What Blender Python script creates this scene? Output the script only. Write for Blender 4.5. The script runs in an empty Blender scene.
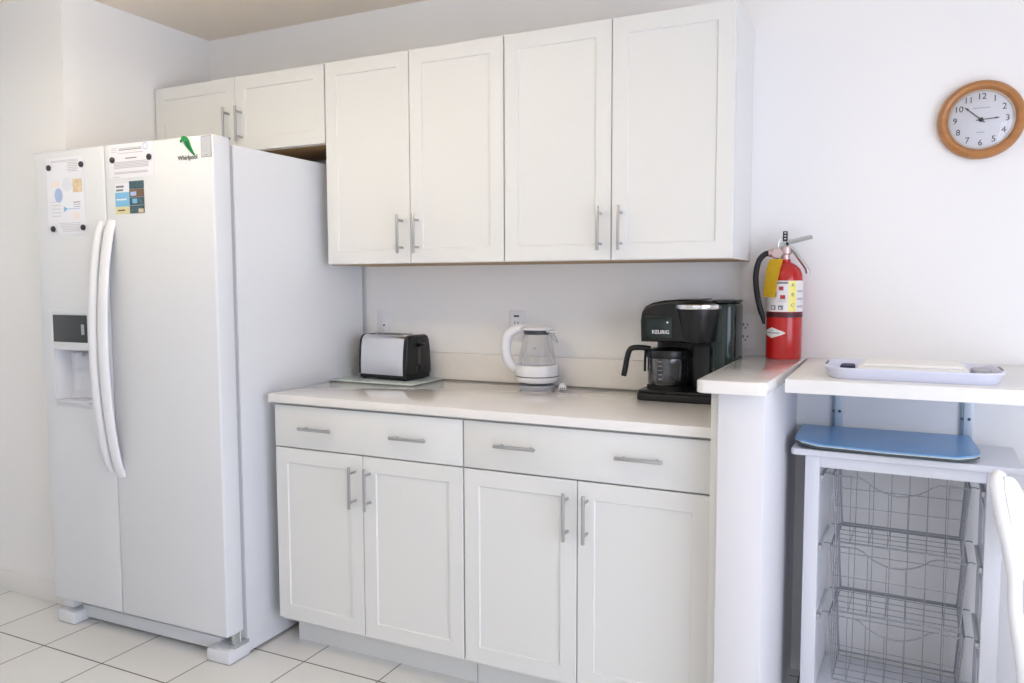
import bpy, bmesh, math, random
from mathutils import Vector, Matrix
random.seed(4)
SC = bpy.context.scene
COL = SC.collection
PI = math.pi

# ------------------------------------------------------------------ materials
def lin(c):
    out = []
    for v in c:
        v = v / 255.0
        out.append(v / 12.92 if v <= 0.04045 else ((v + 0.055) / 1.055) ** 2.4)
    return (out[0], out[1], out[2], 1.0)

def mat(name, rgb, rough=0.5, metal=0.0, spec=0.5, noise=0.0, nscale=40, bump=0.0, bscale=200, trans=0.0,
        ior=1.45, emit=0.0, alpha=1.0, coat=0.0, stretch=None, nvar=0.06):
    m = bpy.data.materials.new(name)
    m.use_nodes = True
    nt = m.node_tree
    b = nt.nodes['Principled BSDF']
    c = lin(rgb)
    b.inputs['Base Color'].default_value = c
    b.inputs['Roughness'].default_value = rough
    b.inputs['Metallic'].default_value = metal
    b.inputs['Specular IOR Level'].default_value = spec
    b.inputs['Transmission Weight'].default_value = trans
    b.inputs['IOR'].default_value = ior
    b.inputs['Alpha'].default_value = alpha
    b.inputs['Coat Weight'].default_value = coat
    if emit:
        b.inputs['Emission Color'].default_value = c
        b.inputs['Emission Strength'].default_value = emit
    tc = nt.nodes.new('ShaderNodeTexCoord')
    src = tc.outputs['Object']
    if stretch:
        mp = nt.nodes.new('ShaderNodeMapping')
        mp.inputs['Scale'].default_value = stretch
        nt.links.new(src, mp.inputs['Vector'])
        src = mp.outputs['Vector']
    if noise:
        n = nt.nodes.new('ShaderNodeTexNoise')
        n.inputs['Scale'].default_value = nscale
        n.inputs['Detail'].default_value = 3
        nt.links.new(src, n.inputs['Vector'])
        mx = nt.nodes.new('ShaderNodeMix')
        mx.data_type = 'RGBA'
        mx.inputs[6].default_value = tuple(v * (1 - noise) for v in c[:3]) + (1,)
        mx.inputs[7].default_value = tuple(min(1, v * (1 + noise * .5)) for v in c[:3]) + (1,)
        nt.links.new(n.outputs['Fac'], mx.inputs[0])
        nt.links.new(mx.outputs[2], b.inputs['Base Color'])
    if bump:
        n2 = nt.nodes.new('ShaderNodeTexNoise')
        n2.inputs['Scale'].default_value = bscale
        nt.links.new(src, n2.inputs['Vector'])
        bp = nt.nodes.new('ShaderNodeBump')
        bp.inputs['Strength'].default_value = bump
        bp.inputs['Distance'].default_value = 0.002
        nt.links.new(n2.outputs['Fac'], bp.inputs['Height'])
        nt.links.new(bp.outputs['Normal'], b.inputs['Normal'])
    return m

M = {}
M['wall'] = mat('wall_paint', (242, 241, 241), .6, spec=.3, bump=.06, bscale=90)
M['ceiling'] = mat('ceiling_paint', (243, 232, 217), .8, spec=.2, bump=.15, bscale=70)
M['trim'] = mat('trim_paint', (232, 231, 229), .45)
M['cab'] = mat('cabinet_white_lacquer', (227, 227, 225), .38, spec=.4)
M['cab_in'] = mat('cabinet_wood_underside', (176, 146, 108), .6, noise=.25, nscale=8, stretch=(1, 12, 12))
M['fridge'] = mat('fridge_white_enamel', (225, 227, 231), .32, bump=.05, bscale=500)
M['gasket'] = mat('fridge_gasket', (176, 176, 182), .6)
M['grey_pl'] = mat('dark_grey_plastic', (66, 70, 72), .35)
M['disp'] = mat('dispenser_recess', (222, 223, 232), .35)
M['quartz'] = mat('quartz_worktop', (240, 236, 232), .10, noise=.03, nscale=60, spec=.7, coat=.5)
M['splash'] = mat('quartz_upstand', (240, 236, 232), .25, noise=.04, nscale=60)
M['nickel'] = mat('brushed_nickel', (190, 191, 194), .38, 1.0)
M['chrome'] = mat('polished_chrome', (235, 236, 240), .12, 1.0)
M['steel'] = mat('brushed_steel', (238, 238, 240), .2, 1.0, bump=.04, bscale=60, stretch=(1, 1, 30))
M['wire'] = mat('grey_wire', (150, 153, 160), .35, .5)
M['black'] = mat('black_plastic', (18, 19, 20), .28)
M['blackm'] = mat('black_matt_plastic', (24, 24, 25), .5)
M['smoke'] = mat('smoked_reservoir', (24, 40, 38), .14, spec=.6)
M['white'] = mat('white_plastic', (236, 236, 240), .35)
M['paper'] = mat('paper', (236, 237, 244), .8)
M['paper2'] = mat('paper_warm', (236, 236, 244), .8)
M['ink'] = mat('grey_ink', (188, 188, 196), .8)
M['inkd'] = mat('dark_ink', (136, 136, 144), .8)
M['blue'] = mat('print_blue', (176, 194, 228), .7)
M['sky'] = mat('print_cyan', (130, 190, 226), .6)
M['orange'] = mat('print_orange', (236, 212, 176), .7, noise=.5, nscale=70)
M['sand'] = mat('print_sand', (226, 216, 168), .7)
M['photo'] = mat('print_photo', (84, 112, 122), .5, noise=.9, nscale=130)
M['brown'] = mat('print_brown', (130, 104, 84), .6, noise=.6, nscale=120)
M['pink'] = mat('print_pink', (240, 230, 228), .7)
M['pinkb'] = mat('print_pale_blue', (226, 230, 238), .7)
M['green'] = mat('green_enamel', (10, 142, 72), .4, noise=.15, nscale=60)
M['dkgreen'] = mat('dark_green', (8, 96, 52), .4)
M['magnet'] = mat('magnet_dark', (62, 60, 64), .3, .4)
M['sticker'] = mat('grey_sticker', (196, 198, 202), .5)
M['logo'] = mat('logo_grey', (92, 98, 92), .4)
M['red'] = mat('red_enamel', (182, 26, 24), .2, coat=.3)
M['yellow'] = mat('yellow_tag', (246, 208, 50), .6, noise=.12, nscale=60)
M['labelw'] = mat('label_white', (232, 230, 232), .4)
M['labely'] = mat('label_yellow', (242, 232, 130), .4)
M['maroon'] = mat('maroon_band', (74, 26, 34), .4)
M['printred'] = mat('print_red', (176, 52, 60), .5)
M['alu'] = mat('dull_aluminium', (200, 206, 206), .32, .8)
M['gauge'] = mat('valve_pinkish_metal', (206, 184, 180), .35, .6)
M['oak'] = mat('oak_clock_frame', (182, 124, 70), .38, noise=.3, nscale=14, stretch=(1, 1, 5), coat=.25)
M['oakl'] = mat('clock_inner_lip', (232, 214, 190), .4)
M['dial'] = mat('clock_dial', (234, 234, 238), .5)
M['hand'] = mat('clock_hands', (56, 54, 58), .4)
M['bluemat'] = mat('blue_vinyl', (116, 170, 222), .28, noise=.06, nscale=10)
M['matedge'] = mat('mat_pale_edge', (196, 206, 208), .5)
M['matdark'] = mat('mat_dark_underside', (74, 84, 86), .6)
M['lav'] = mat('lavender_plastic', (228, 230, 246), .32)
M['navy'] = mat('navy_cloth', (40, 46, 84), .6)
M['greyitem'] = mat('grey_item', (176, 178, 186), .5)
M['cream'] = mat('cream_plastic', (240, 238, 234), .4)
M['cart'] = mat('cart_white', (228, 229, 234), .4)
M['runner'] = mat('runner_pale_blue', (230, 234, 240), .4)
M['bracket'] = mat('bracket_pale_blue_metal', (204, 214, 224), .4, .3)
M['bracketd'] = mat('bracket_grey_blue_metal', (146, 162, 176), .4, .5)
M['screw'] = mat('screw_dark', (92, 96, 108), .4, .6)
M['chair'] = mat('chair_white_resin', (236, 236, 236), .38)
M['slot'] = mat('slot_dark', (70, 68, 68), .5)
M['darkrub'] = mat('dark_rubber', (38, 38, 40), .6)
M['wall_darkened'] = mat('wall_paint_darkened', (222, 221, 224), .6, spec=.3, bump=.06, bscale=90)  # wall paint with shade put into its colour, offsetting over-bright light there

def glass_mat(name, rgb, mixfac, rough=0.02):
    # thin glass: mostly see-through with a glossy skin
    m = bpy.data.materials.new(name); m.use_nodes = True
    nt = m.node_tree
    for n in list(nt.nodes):
        if n.type != 'OUTPUT_MATERIAL': nt.nodes.remove(n)
    out = [n for n in nt.nodes if n.type == 'OUTPUT_MATERIAL'][0]
    tr = nt.nodes.new('ShaderNodeBsdfTransparent'); tr.inputs['Color'].default_value = lin(rgb)
    gl = nt.nodes.new('ShaderNodeBsdfGlossy'); gl.inputs['Roughness'].default_value = rough
    gl.inputs['Color'].default_value = (.95, .95, .97, 1)
    fr = nt.nodes.new('ShaderNodeFresnel'); fr.inputs['IOR'].default_value = 1.45
    mul = nt.nodes.new('ShaderNodeMath'); mul.operation = 'MULTIPLY'; mul.inputs[1].default_value = mixfac
    nt.links.new(fr.outputs[0], mul.inputs[0])
    mx = nt.nodes.new('ShaderNodeMixShader')
    nt.links.new(mul.outputs[0], mx.inputs[0])
    nt.links.new(tr.outputs[0], mx.inputs[1]); nt.links.new(gl.outputs[0], mx.inputs[2])
    nt.links.new(mx.outputs[0], out.inputs[0])
    return m
M['glass'] = glass_mat('clear_glass', (250, 250, 250), .55)
M['glassdark'] = glass_mat('carafe_glass', (186, 190, 192), 2.6, .12)
M['clockglass'] = glass_mat('clock_crystal', (252, 252, 253), .8, .04)
M['boardglass'] = mat('frosted_glass_board', (200, 212, 210), .18, spec=.6)

def floor_mat():
    m = bpy.data.materials.new('floor_tiles'); m.use_nodes = True
    nt = m.node_tree; b = nt.nodes['Principled BSDF']
    tc = nt.nodes.new('ShaderNodeTexCoord'); sp = nt.nodes.new('ShaderNodeSeparateXYZ')
    nt.links.new(tc.outputs['Object'], sp.inputs[0])
    def math_(op, a, bb=None):
        n = nt.nodes.new('ShaderNodeMath'); n.operation = op
        for i, v in enumerate((a, bb)):
            if v is None: continue
            if isinstance(v, (int, float)): n.inputs[i].default_value = v
            else: nt.links.new(v, n.inputs[i])
        return n.outputs[0]
    def line(sock, off, pitch, w):
        t = math_('DIVIDE', math_('ADD', sock, -off + 100 * pitch), pitch)
        f = math_('FRACT', t)
        dist = math_('MULTIPLY', math_('MINIMUM', f, math_('SUBTRACT', 1.0, f)), pitch)
        return math_('LESS_THAN', dist, w), math_('FLOOR', t)
    lx, ix = line(sp.outputs[0], -.6065, .3085, .0027)      # lines running away from the camera
    ly, iy = line(sp.outputs[1], -.672, .3105, .0026)       # lines along the wall
    cmb = nt.nodes.new('ShaderNodeCombineXYZ')
    nt.links.new(ix, cmb.inputs[0]); nt.links.new(iy, cmb.inputs[1])
    wn = nt.nodes.new('ShaderNodeTexWhiteNoise'); nt.links.new(cmb.outputs[0], wn.inputs['Vector'])
    nz = nt.nodes.new('ShaderNodeTexNoise'); nz.inputs['Scale'].default_value = 6; nz.inputs['Detail'].default_value = 4
    nt.links.new(tc.outputs['Object'], nz.inputs['Vector'])
    mixv = math_('ADD', math_('MULTIPLY', wn.outputs['Value'], .4), math_('MULTIPLY', nz.outputs['Fac'], .6))
    t1 = nt.nodes.new('ShaderNodeMix'); t1.data_type = 'RGBA'
    t1.inputs[6].default_value = lin((228, 227, 224)); t1.inputs[7].default_value = lin((235, 234, 231))
    nt.links.new(mixv, t1.inputs[0])
    t2 = nt.nodes.new('ShaderNodeMix'); t2.data_type = 'RGBA'
    nt.links.new(lx, t2.inputs[0]); nt.links.new(t1.outputs[2], t2.inputs[6]); t2.inputs[7].default_value = lin((132, 128, 124))
    t3 = nt.nodes.new('ShaderNodeMix'); t3.data_type = 'RGBA'
    nt.links.new(ly, t3.inputs[0]); nt.links.new(t2.outputs[2], t3.inputs[6]); t3.inputs[7].default_value = lin((98, 86, 80))
    nt.links.new(t3.outputs[2], b.inputs['Base Color'])
    g = math_('MAXIMUM', lx, ly)
    nt.links.new(math_('ADD', .22, math_('MULTIPLY', g, .5)), b.inputs['Roughness'])
    bp = nt.nodes.new('ShaderNodeBump'); bp.invert = True; bp.inputs['Distance'].default_value = .002; bp.inputs['Strength'].default_value = .5
    nt.links.new(g, bp.inputs['Height']); nt.links.new(bp.outputs[0], b.inputs['Normal'])
    return m
M['floor'] = floor_mat()

# ------------------------------------------------------------------ mesh builder
class MB:
    def __init__(self, tf=None):
        self.bm = bmesh.new(); self.mats = []; self.tf = tf or Matrix()
    def _mi(self, m):
        if m not in self.mats: self.mats.append(m)
        return self.mats.index(m)
    def add(self, tmp, m, tf=None):
        mi = self._mi(m)
        for f in tmp.faces: f.material_index = mi
        bmesh.ops.recalc_face_normals(tmp, faces=tmp.faces[:])
        T = self.tf @ (tf or Matrix())
        bmesh.ops.transform(tmp, matrix=T, verts=tmp.verts[:])
        me = bpy.data.meshes.new('t'); tmp.to_mesh(me); tmp.free()
        self.bm.from_mesh(me); bpy.data.meshes.remove(me)
        return self
    def box(self, x0, x1, y0, y1, z0, z1, m, bev=0.0, seg=2, tf=None):
        t = bmesh.new(); bmesh.ops.create_cube(t, size=1)
        for v in t.verts:
            v.co = Vector(((x0 + x1) / 2 + v.co.x * (x1 - x0), (y0 + y1) / 2 + v.co.y * (y1 - y0), (z0 + z1) / 2 + v.co.z * (z1 - z0)))
        if bev: bmesh.ops.bevel(t, geom=t.edges[:], offset=bev, segments=seg, profile=.5, affect='EDGES')
        return self.add(t, m, tf)
    def shaker(self, x0, x1, yf, z0, z1, m, th=.019, rail=.069, rec=.005, bev=.0015):
        # door whose front face (at y=yf) carries a recessed centre panel
        t = bmesh.new(); bmesh.ops.create_cube(t, size=1)
        for v in t.verts:
            v.co = Vector(((x0 + x1) / 2 + v.co.x * (x1 - x0), yf + th / 2 + v.co.y * th, (z0 + z1) / 2 + v.co.z * (z1 - z0)))
        bmesh.ops.bevel(t, geom=t.edges[:], offset=bev, segments=1, affect='EDGES')
        f = min(t.faces, key=lambda q: q.calc_center_median().y)
        bmesh.ops.inset_region(t, faces=[f], thickness=rail, depth=0)
        bmesh.ops.inset_region(t, faces=[f], thickness=.004, depth=0)
        for v in f.verts: v.co.y += rec
        return self.add(t, m)
    def lathe(self, prof, m, seg=32, tf=None, a0=0.0, a1=2 * PI, cap=True):
        t = bmesh.new(); full = abs(a1 - a0 - 2 * PI) < 1e-6
        n = seg if full else seg + 1
        rings = []
        for r, z in prof:
            if r < 1e-6: rings.append([t.verts.new((0, 0, z))])
            else: rings.append([t.verts.new((r * math.cos(a0 + (a1 - a0) * i / seg), r * math.sin(a0 + (a1 - a0) * i / seg), z)) for i in range(n)])
        for A, B in zip(rings, rings[1:]):
            for i in range(seg):
                j = (i + 1) % n
                if len(A) == 1 and len(B) == 1: continue
                if len(A) == 1: t.faces.new((A[0], B[i], B[j]))
                elif len(B) == 1: t.faces.new((A[i], A[j], B[0]))
                else: t.faces.new((A[i], A[j], B[j], B[i]))
        if cap and full:
            for R in (rings[0], rings[-1]):
                if len(R) > 2: t.faces.new(R)
        return self.add(t, m, tf)
    def cyl(self, c, r, z0, z1, m, seg=24, bev=0.0, tf=None):
        p = [(r, z0), (r, z1)] if not bev else [(r - bev, z0), (r, z0 + bev), (r, z1 - bev), (r - bev, z1)]
        return self.lathe(p, m, seg, (tf or Matrix()) @ Matrix.Translation((c[0], c[1], 0)))
    def rod(self, p, q, r, m, seg=10):
        return self.tube([p, q], r, m, seg)
    def tube(self, pts, r, m, seg=10, closed=False, flat=None, ref=None):
        # sweep: r scalar or list; flat=(a,b) scales the section along (normal, binormal)
        pts = [Vector(p) for p in pts]; n = len(pts)
        rs = r if isinstance(r, (list, tuple)) else [r] * n
        t = bmesh.new(); rings = []; nrm = None
        fa, fb = flat or (1, 1)
        for i, p in enumerate(pts):
            if closed: d = (pts[(i + 1) % n] - pts[i - 1])
            else: d = pts[min(i + 1, n - 1)] - pts[max(i - 1, 0)]
            d.normalize()
            if ref is not None:
                nrm = Vector(ref) - d * d.dot(Vector(ref))
            elif nrm is None:
                a = Vector((0, 0, 1)) if abs(d.z) < .9 else Vector((1, 0, 0))
                nrm = a - d * d.dot(a)
            else: nrm = nrm - d * d.dot(nrm)
            nrm.normalize(); bn = d.cross(nrm)
            rings.append([t.verts.new(p + rs[i] * (fa * math.cos(2 * PI * k / seg) * nrm + fb * math.sin(2 * PI * k / seg) * bn)) for k in range(seg)])
        rng = range(n) if closed else range(n - 1)
        for i in rng:
            A, B = rings[i], rings[(i + 1) % n]
            for k in range(seg):
                t.faces.new((A[k], A[(k + 1) % seg], B[(k + 1) % seg], B[k]))
        if not closed:
            t.faces.new(rings[0]); t.faces.new(rings[-1])
        return self.add(t, m)
    def prism(self, outline, fn, d, m, bev=0.0, seg=2, tf=None):
        # closed outline [(u,v)], fn(u,v,w)->xyz, extruded over w in 0..d
        t = bmesh.new()
        A = [t.verts.new(fn(u, v, 0)) for u, v in outline]; B = [t.verts.new(fn(u, v, d)) for u, v in outline]
        n = len(A)
        fa = t.faces.new(A); fb = t.faces.new(B[::-1])
        for i in range(n): t.faces.new((A[i], B[i], B[(i + 1) % n], A[(i + 1) % n]))
        if bev:
            es = [e for e in t.edges if any(f in (fa, fb) for f in e.link_faces)]
            bmesh.ops.recalc_face_normals(t, faces=t.faces[:])
            bmesh.ops.bevel(t, geom=es, offset=bev, segments=seg, profile=.5, affect='EDGES')
        return self.add(t, m, tf)
    def quad(self, pts, m):
        t = bmesh.new(); t.faces.new([t.verts.new(p) for p in pts]); return self.add(t, m)
    def text(self, s, size, tf, m, depth=.0006, align='CENTER', shear=0.0, off=0.0):
        cu = bpy.data.curves.new('txt', 'FONT'); cu.body = s; cu.size = size; cu.extrude = depth
        cu.align_x = align; cu.align_y = 'CENTER'; cu.shear = shear; cu.resolution_u = 3; cu.offset = off
        o = bpy.data.objects.new('txt', cu); COL.objects.link(o)
        bpy.context.view_layer.update()
        me = bpy.data.meshes.new_from_object(o.evaluated_get(bpy.context.evaluated_depsgraph_get()))
        t = bmesh.new(); t.from_mesh(me); bpy.data.meshes.remove(me)
        bpy.data.objects.remove(o); bpy.data.curves.remove(cu)
        return self.add(t, m, tf)
    def build(self, name, parent=None, smooth=35, loc=None):
        me = bpy.data.meshes.new(name); self.bm.to_mesh(me); self.bm.free()
        for m in self.mats: me.materials.append(m)
        if smooth:
            for p in me.polygons: p.use_smooth = True
            me.set_sharp_from_angle(angle=math.radians(smooth))
        o = bpy.data.objects.new(name, me); COL.objects.link(o)
        if parent: o.parent = parent
        if loc: o.location = loc
        return o

def tag(o, label, cat, group=None):
    o['label'] = label; o['category'] = cat
    if group: o['group'] = group
    return o
def thing(name, label, cat, loc=(0, 0, 0), rz=0.0, group=None):
    o = bpy.data.objects.new(name, None); COL.objects.link(o); o.location = loc; o.rotation_euler = (0, 0, rz)
    o.empty_display_size = .1
    return tag(o, label, cat, group)
def struct(name, mb):
    o = mb.build(name); o['kind'] = 'structure'; return o
def dup(root, loc):
    r = root.copy(); COL.objects.link(r); r.location = loc
    for ch in list(root.children):
        c = ch.copy(); COL.objects.link(c); c.parent = r
        for g in list(ch.children):
            e = g.copy(); COL.objects.link(e); e.parent = c
    return r
def front(x, y, z, rz=0.0):
    # frame for text standing on a surface that faces -y
    return Matrix.Translation((x, y, z)) @ Matrix.Rotation(rz, 4, 'Z') @ Matrix.Rotation(PI / 2, 4, 'X')
def rrect(x0, x1, y0, y1, r, n=5):
    out = []
    for cx, cy, a in ((x1 - r, y1 - r, 0), (x0 + r, y1 - r, 90), (x0 + r, y0 + r, 180), (x1 - r, y0 + r, 270)):
        for k in range(n + 1):
            t = math.radians(a + 90 * k / n); out.append((cx + r * math.cos(t), cy + r * math.sin(t)))
    return out
XY = lambda u, v, w: (u, v, w)
def up_from(z): return lambda u, v, w: (u, v, z + w)
def smooth_path(pts, n=6):
    P = [Vector(p) for p in pts]; out = []
    for i in range(len(P) - 1):
        p0, p1, p2, p3 = P[max(i - 1, 0)], P[i], P[i + 1], P[min(i + 2, len(P) - 1)]
        for k in range(n):
            t = k / n
            out.append(.5 * ((2 * p1) + (p2 - p0) * t + (2 * p0 - 5 * p1 + 4 * p2 - p3) * t * t + (3 * p1 - p0 - 3 * p2 + p3) * t ** 3))
    out.append(P[-1]); return out

# ------------------------------------------------------------------ room
ZC = 2.4
XL = -1.668      # face of the alcove's side wall
XR, YF, XW = 2.75, -4.5, -3.3
struct('floor', MB().box(XW, XR, YF, 0, -.06, 0, M['floor']))
struct('ceiling', MB().box(XW, XR, YF, .12, ZC, ZC + .1, M['ceiling']))
struct('wall_back', MB().box(XL - .3, XR, 0, .12, -.06, ZC, M['wall']))
struct('wall_left', MB().box(XW, XL, -.716, .12, -.06, ZC, M['wall']))
struct('baseboard_left', MB().box(XW, XL - .002, -.722, -.716, 0, .085, M['trim'], .003))
struct('wall_west', MB().box(XW - .12, XW, YF, -.716, -.06, ZC, M['wall']))
# right wall with a wide window, front wall with a patio opening (both behind the viewer)
wr = MB()
W1 = (-3.6, -1.1, .02, 2.12)
wr.box(XR, XR + .14, YF, W1[0], -.06, ZC, M['wall']).box(XR, XR + .14, W1[1], .12, -.06, ZC, M['wall'])
wr.box(XR, XR + .14, W1[0], W1[1], -.06, W1[2], M['wall']).box(XR, XR + .14, W1[0], W1[1], W1[3], ZC, M['wall'])
struct('wall_right', wr)
w = MB()
for a, b in ((W1[0], W1[0] + .05), ((W1[0] + W1[1]) / 2 - .025, (W1[0] + W1[1]) / 2 + .025), (W1[1] - .05, W1[1])):
    w.box(XR + .03, XR + .09, a, b, W1[2], W1[3], M['trim'])
w.box(XR + .03, XR + .09, W1[0], W1[1], W1[2], W1[2] + .05, M['trim']).box(XR + .03, XR + .09, W1[0], W1[1], W1[3] - .05, W1[3], M['trim'])
struct('window_1', w)
wf = MB(); D = (0, 2.4, 2.1)
wf.box(XW, D[0], YF - .14, YF, -.06, ZC, M['wall']).box(D[1], XR, YF - .14, YF, -.06, ZC, M['wall']).box(D[0], D[1], YF - .14, YF, D[2], ZC, M['wall'])
struct('wall_front', wf)
w = MB()
for a in (D[0], (D[0] + D[1]) / 2 - .03, D[1] - .06): w.box(a, a + .06, YF - .1, YF - .04, 0, D[2], M['trim'])
w.box(D[0], D[1], YF - .1, YF - .04, D[2] - .06, D[2], M['trim']).box(D[0], D[1], YF - .1, YF - .04, -.06, .03, M['trim'])
struct('window_2', w)

# half-height wall at the end of the worktop
struct('wall_half', MB().box(0.790, .904, -.722, 0, 0, 1.02, M['wall_darkened'], .003))
struct('trim_1', MB().box(.7615, .790, -.665, -.0, 0, 1.02, M['trim'], .0015))
cap = MB().prism([(x + .024 * (1 + y / .755) * (x > .85), y) for x, y in rrect(.740, .910, -.755, 0, .022)], up_from(1.0205), .033, M['quartz'], .004)
tag(cap.build('raised_counter'), 'short white quartz slab topping the half wall beside the coffee maker', 'counter')

# ------------------------------------------------------------------ handles
def bar_handle(name, parent, x, y, z, vertical, L=.142, post=.048):
    b = MB()
    if vertical:
        b.box(x - .005, x + .005, y - .039, y - .031, z - L / 2, z + L / 2, M['nickel'], .0025)
        for s in (-post, post): b.tube([(x, y, z + s), (x, y - .034, z + s)], .0045, M['nickel'], 12)
    else:
        b.box(x - L / 2, x + L / 2, y - .027, y - .019, z - .0055, z + .0055, M['nickel'], .0025)
        for s in (-post, post): b.tube([(x + s, y, z), (x + s, y - .022, z)], .0038, M['nickel'], 12)
    return b.build(name, parent)

# ------------------------------------------------------------------ base cabinets
YB = -.625
def base_cabinet(x0, x1, xm, hx, lab, dz):
    t = thing('base_cabinet', lab, 'cabinet', (0, 0, 0), 0, 'white base cabinets under the worktop')
    b = MB().box(x0 + .001, x1 - .001, YB + .021, -.002, .1, .883, M['cab'])
    b.build('carcass', t)
    MB().box(x0 + (.014 if x0 < -.1 else .001), x1 - .001, -.54, -.525, 0, .1, M['cab']).build('toe_kick', t)
    d = MB().box(x0 + .002, x1 - .002, YB, YB + .019, .731, .876, M['cab'], .0015).build('drawer_front', t)
    for h in hx: bar_handle('handle', d, h, YB, dz, False, .138)
    for a, c, h in ((x0 + .002, xm - .0015, xm - .030), (xm + .0015, x1 - .002, xm + .031)):
        q = MB().shaker(a, c, YB, .115, .7265, M['cab']).build('door', t)
        bar_handle('handle', q, h, YB, .624, True)
    return t
base_cabinet(-.7555, -.0005, -.3819, (-.565, -.193), 'white shaker base cabinet next to the refrigerator, under the toaster', .802)
base_cabinet(.0005, .7605, .3756, (.183, .562), 'white shaker base cabinet against the half wall, under the coffee maker', .809)
tag(MB().box(-.771, .7605, -.639, 0, .8845, .914, M['quartz'], .0035).build('countertop'),
    'pale quartz worktop over the white base cabinets', 'countertop')
tag(MB().box(-.79, .7605, -.02, 0, .9143, 1.0195, M['splash'], .002).build('backsplash'),
    'low pale quartz upstand along the back of the worktop', 'backsplash')

# ------------------------------------------------------------------ wall cabinets
DU = .313
def upper_cabinet(x0, x1, xm, z0, z1, hz, lab, hs=.034, L=.14):
    t = thing('wall_cabinet', lab, 'cabinet', (0, 0, 0), 0, 'white shaker wall cabinets')
    b = MB().box(x0 + .0005, x1 - .0005, -DU + .021, -.001, z0 + .0008, z1, M['cab'])
    b.build('carcass', t)
    MB().box(x0 + .001, x1 - .001, -DU + .022, -.002, z0 - .0015, z0 + .0008, M['cab_in']).build('bottom_panel', t)
    for a, c, h in ((x0 + .0015, xm - .0015, xm - hs), (xm + .0015, x1 - .0015, xm + hs)):
        q = MB().shaker(a, c, -DU, z0 + .002, z1 - .002, M['cab']).build('door', t)
        bar_handle('handle', q, h, -DU, hz, True, L)
    return t
upper_cabinet(XL + .006, -.7625, -1.2096, 1.8197, 2.1175, 1.926, 'short white two-door wall cabinet above the refrigerator', .033)
upper_cabinet(-.7605, -.0125, -.3875, 1.366, 2.1175, 1.472, 'tall white two-door wall cabinet above the toaster')
upper_cabinet(-.0110, .7453, .3662, 1.366, 2.1175, 1.467, 'tall white two-door wall cabinet above the coffee maker, nearest the clock')

# ------------------------------------------------------------------ refrigerator
FR = thing('refrigerator', 'white side-by-side refrigerator with ice dispenser beside the cabinets', 'refrigerator', (-.8132, -.8126, 0), .0205)
b = MB().prism([(-.826, .092), (0, .092), (.0155, .782), (-.823, .782)], up_from(.055), 1.702, M['fridge'], .004)
b.box(-.823, -.0005, .10, .76, .012, .06, M['fridge'])
b.box(-.80, -.78, .12, .16, 0, .02, M['darkrub']).box(-.06, -.02, .72, .76, 0, .02, M['darkrub']).box(-.80, -.78, .72, .76, 0, .02, M['darkrub']).box(-.06, -.02, .12, .16, 0, .02, M['darkrub'])
b.build('body', FR)
MB().box(-.83, -.006, .0775, .0925, .10, 1.752, M['gasket']).build('gasket', FR)
# right (fresh food) door
dr = MB().box(-.5048, 0, 0, .0775, .0972, 1.7786, M['fridge'], .007, 3).build('door', FR)
# left (freezer) door with a dispenser opening
def door_with_recess(x0, x1, z0, z1, hx0, hx1, hz0, hz1, dep):
    t = MB()
    m = M['fridge']
    bm = bmesh.new()
    xs, zs = [x0, hx0, hx1, x1], [z0, hz0, hz1, z1]
    V = [[bm.verts.new((x, 0, z)) for z in zs] for x in xs]
    for i in range(3):
        for j in range(3):
            if (i, j) != (1, 1): bm.faces.new((V[i][j], V[i + 1][j], V[i + 1][j + 1], V[i][j + 1]))
    R = [bm.verts.new((x, dep, z)) for x, z in ((hx0 + .012, hz0 + .004), (hx1 - .012, hz0 + .004), (hx1 - .012, hz1 - .01), (hx0 + .012, hz1 - .01))]
    Fv = [V[1][1], V[2][1], V[2][2], V[1][2]]
    for i in range(4): bm.faces.new((Fv[i], Fv[(i + 1) % 4], R[(i + 1) % 4], R[i]))
    bm.faces.new(R)
    Bk = [bm.verts.new((x, .0775, z)) for x, z in ((x0, z0), (x1, z0), (x1, z1), (x0, z1))]
    bm.faces.new(Bk)
    bm.faces.new([V[i][0] for i in range(4)] + [Bk[1], Bk[0]]); bm.faces.new([V[i][3] for i in range(4)] + [Bk[2], Bk[3]])
    bm.faces.new([V[0][j] for j in range(4)] + [Bk[3], Bk[0]]); bm.faces.new([V[3][j] for j in range(4)] + [Bk[2], Bk[1]])
    out = [e for e in bm.edges if all(abs(v.co.y) < 1e-6 for v in e.verts) and
           (all(abs(v.co.x - x0) < 1e-6 for v in e.verts) or all(abs(v.co.x - x1) < 1e-6 for v in e.verts) or all(abs(v.co.z - z0) < 1e-6 for v in e.verts) or all(abs(v.co.z - z1) < 1e-6 for v in e.verts))]
    bmesh.ops.recalc_face_normals(bm, faces=bm.faces[:])
    bmesh.ops.bevel(bm, geom=out, offset=.007, segments=3, profile=.5, affect='EDGES')
    t.add(bm, m)
    return t
dl = door_with_recess(-.880, -.5088, .0972, 1.7786, -.812, -.618, .862, 1.055, .055).build('door', FR)
dp = MB()
dp.box(-.812, -.63, -.004, .004, 1.083, 1.183, M['grey_pl'], .003)                # dark control panel
dp.box(-.655, -.64, -.007, -.003, 1.112, 1.15, M['nickel'], .002)
dp.build('dispenser_panel', dl)
dq = MB()
for a in ((-.828, -.812, .845, 1.2), (-.618, -.604, .845, 1.2), (-.812, -.618, .845, .862), (-.812, -.618, 1.183, 1.2), (-.812, -.618, 1.055, 1.083)):
    dq.box(a[0], a[1], -.0035, .002, a[2], a[3], M['fridge'], .0012)
dq.build('dispenser_surround', dl)
dc = MB().box(-.799, -.631, .0535, .0548, .868, 1.042, M['disp'])
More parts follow.
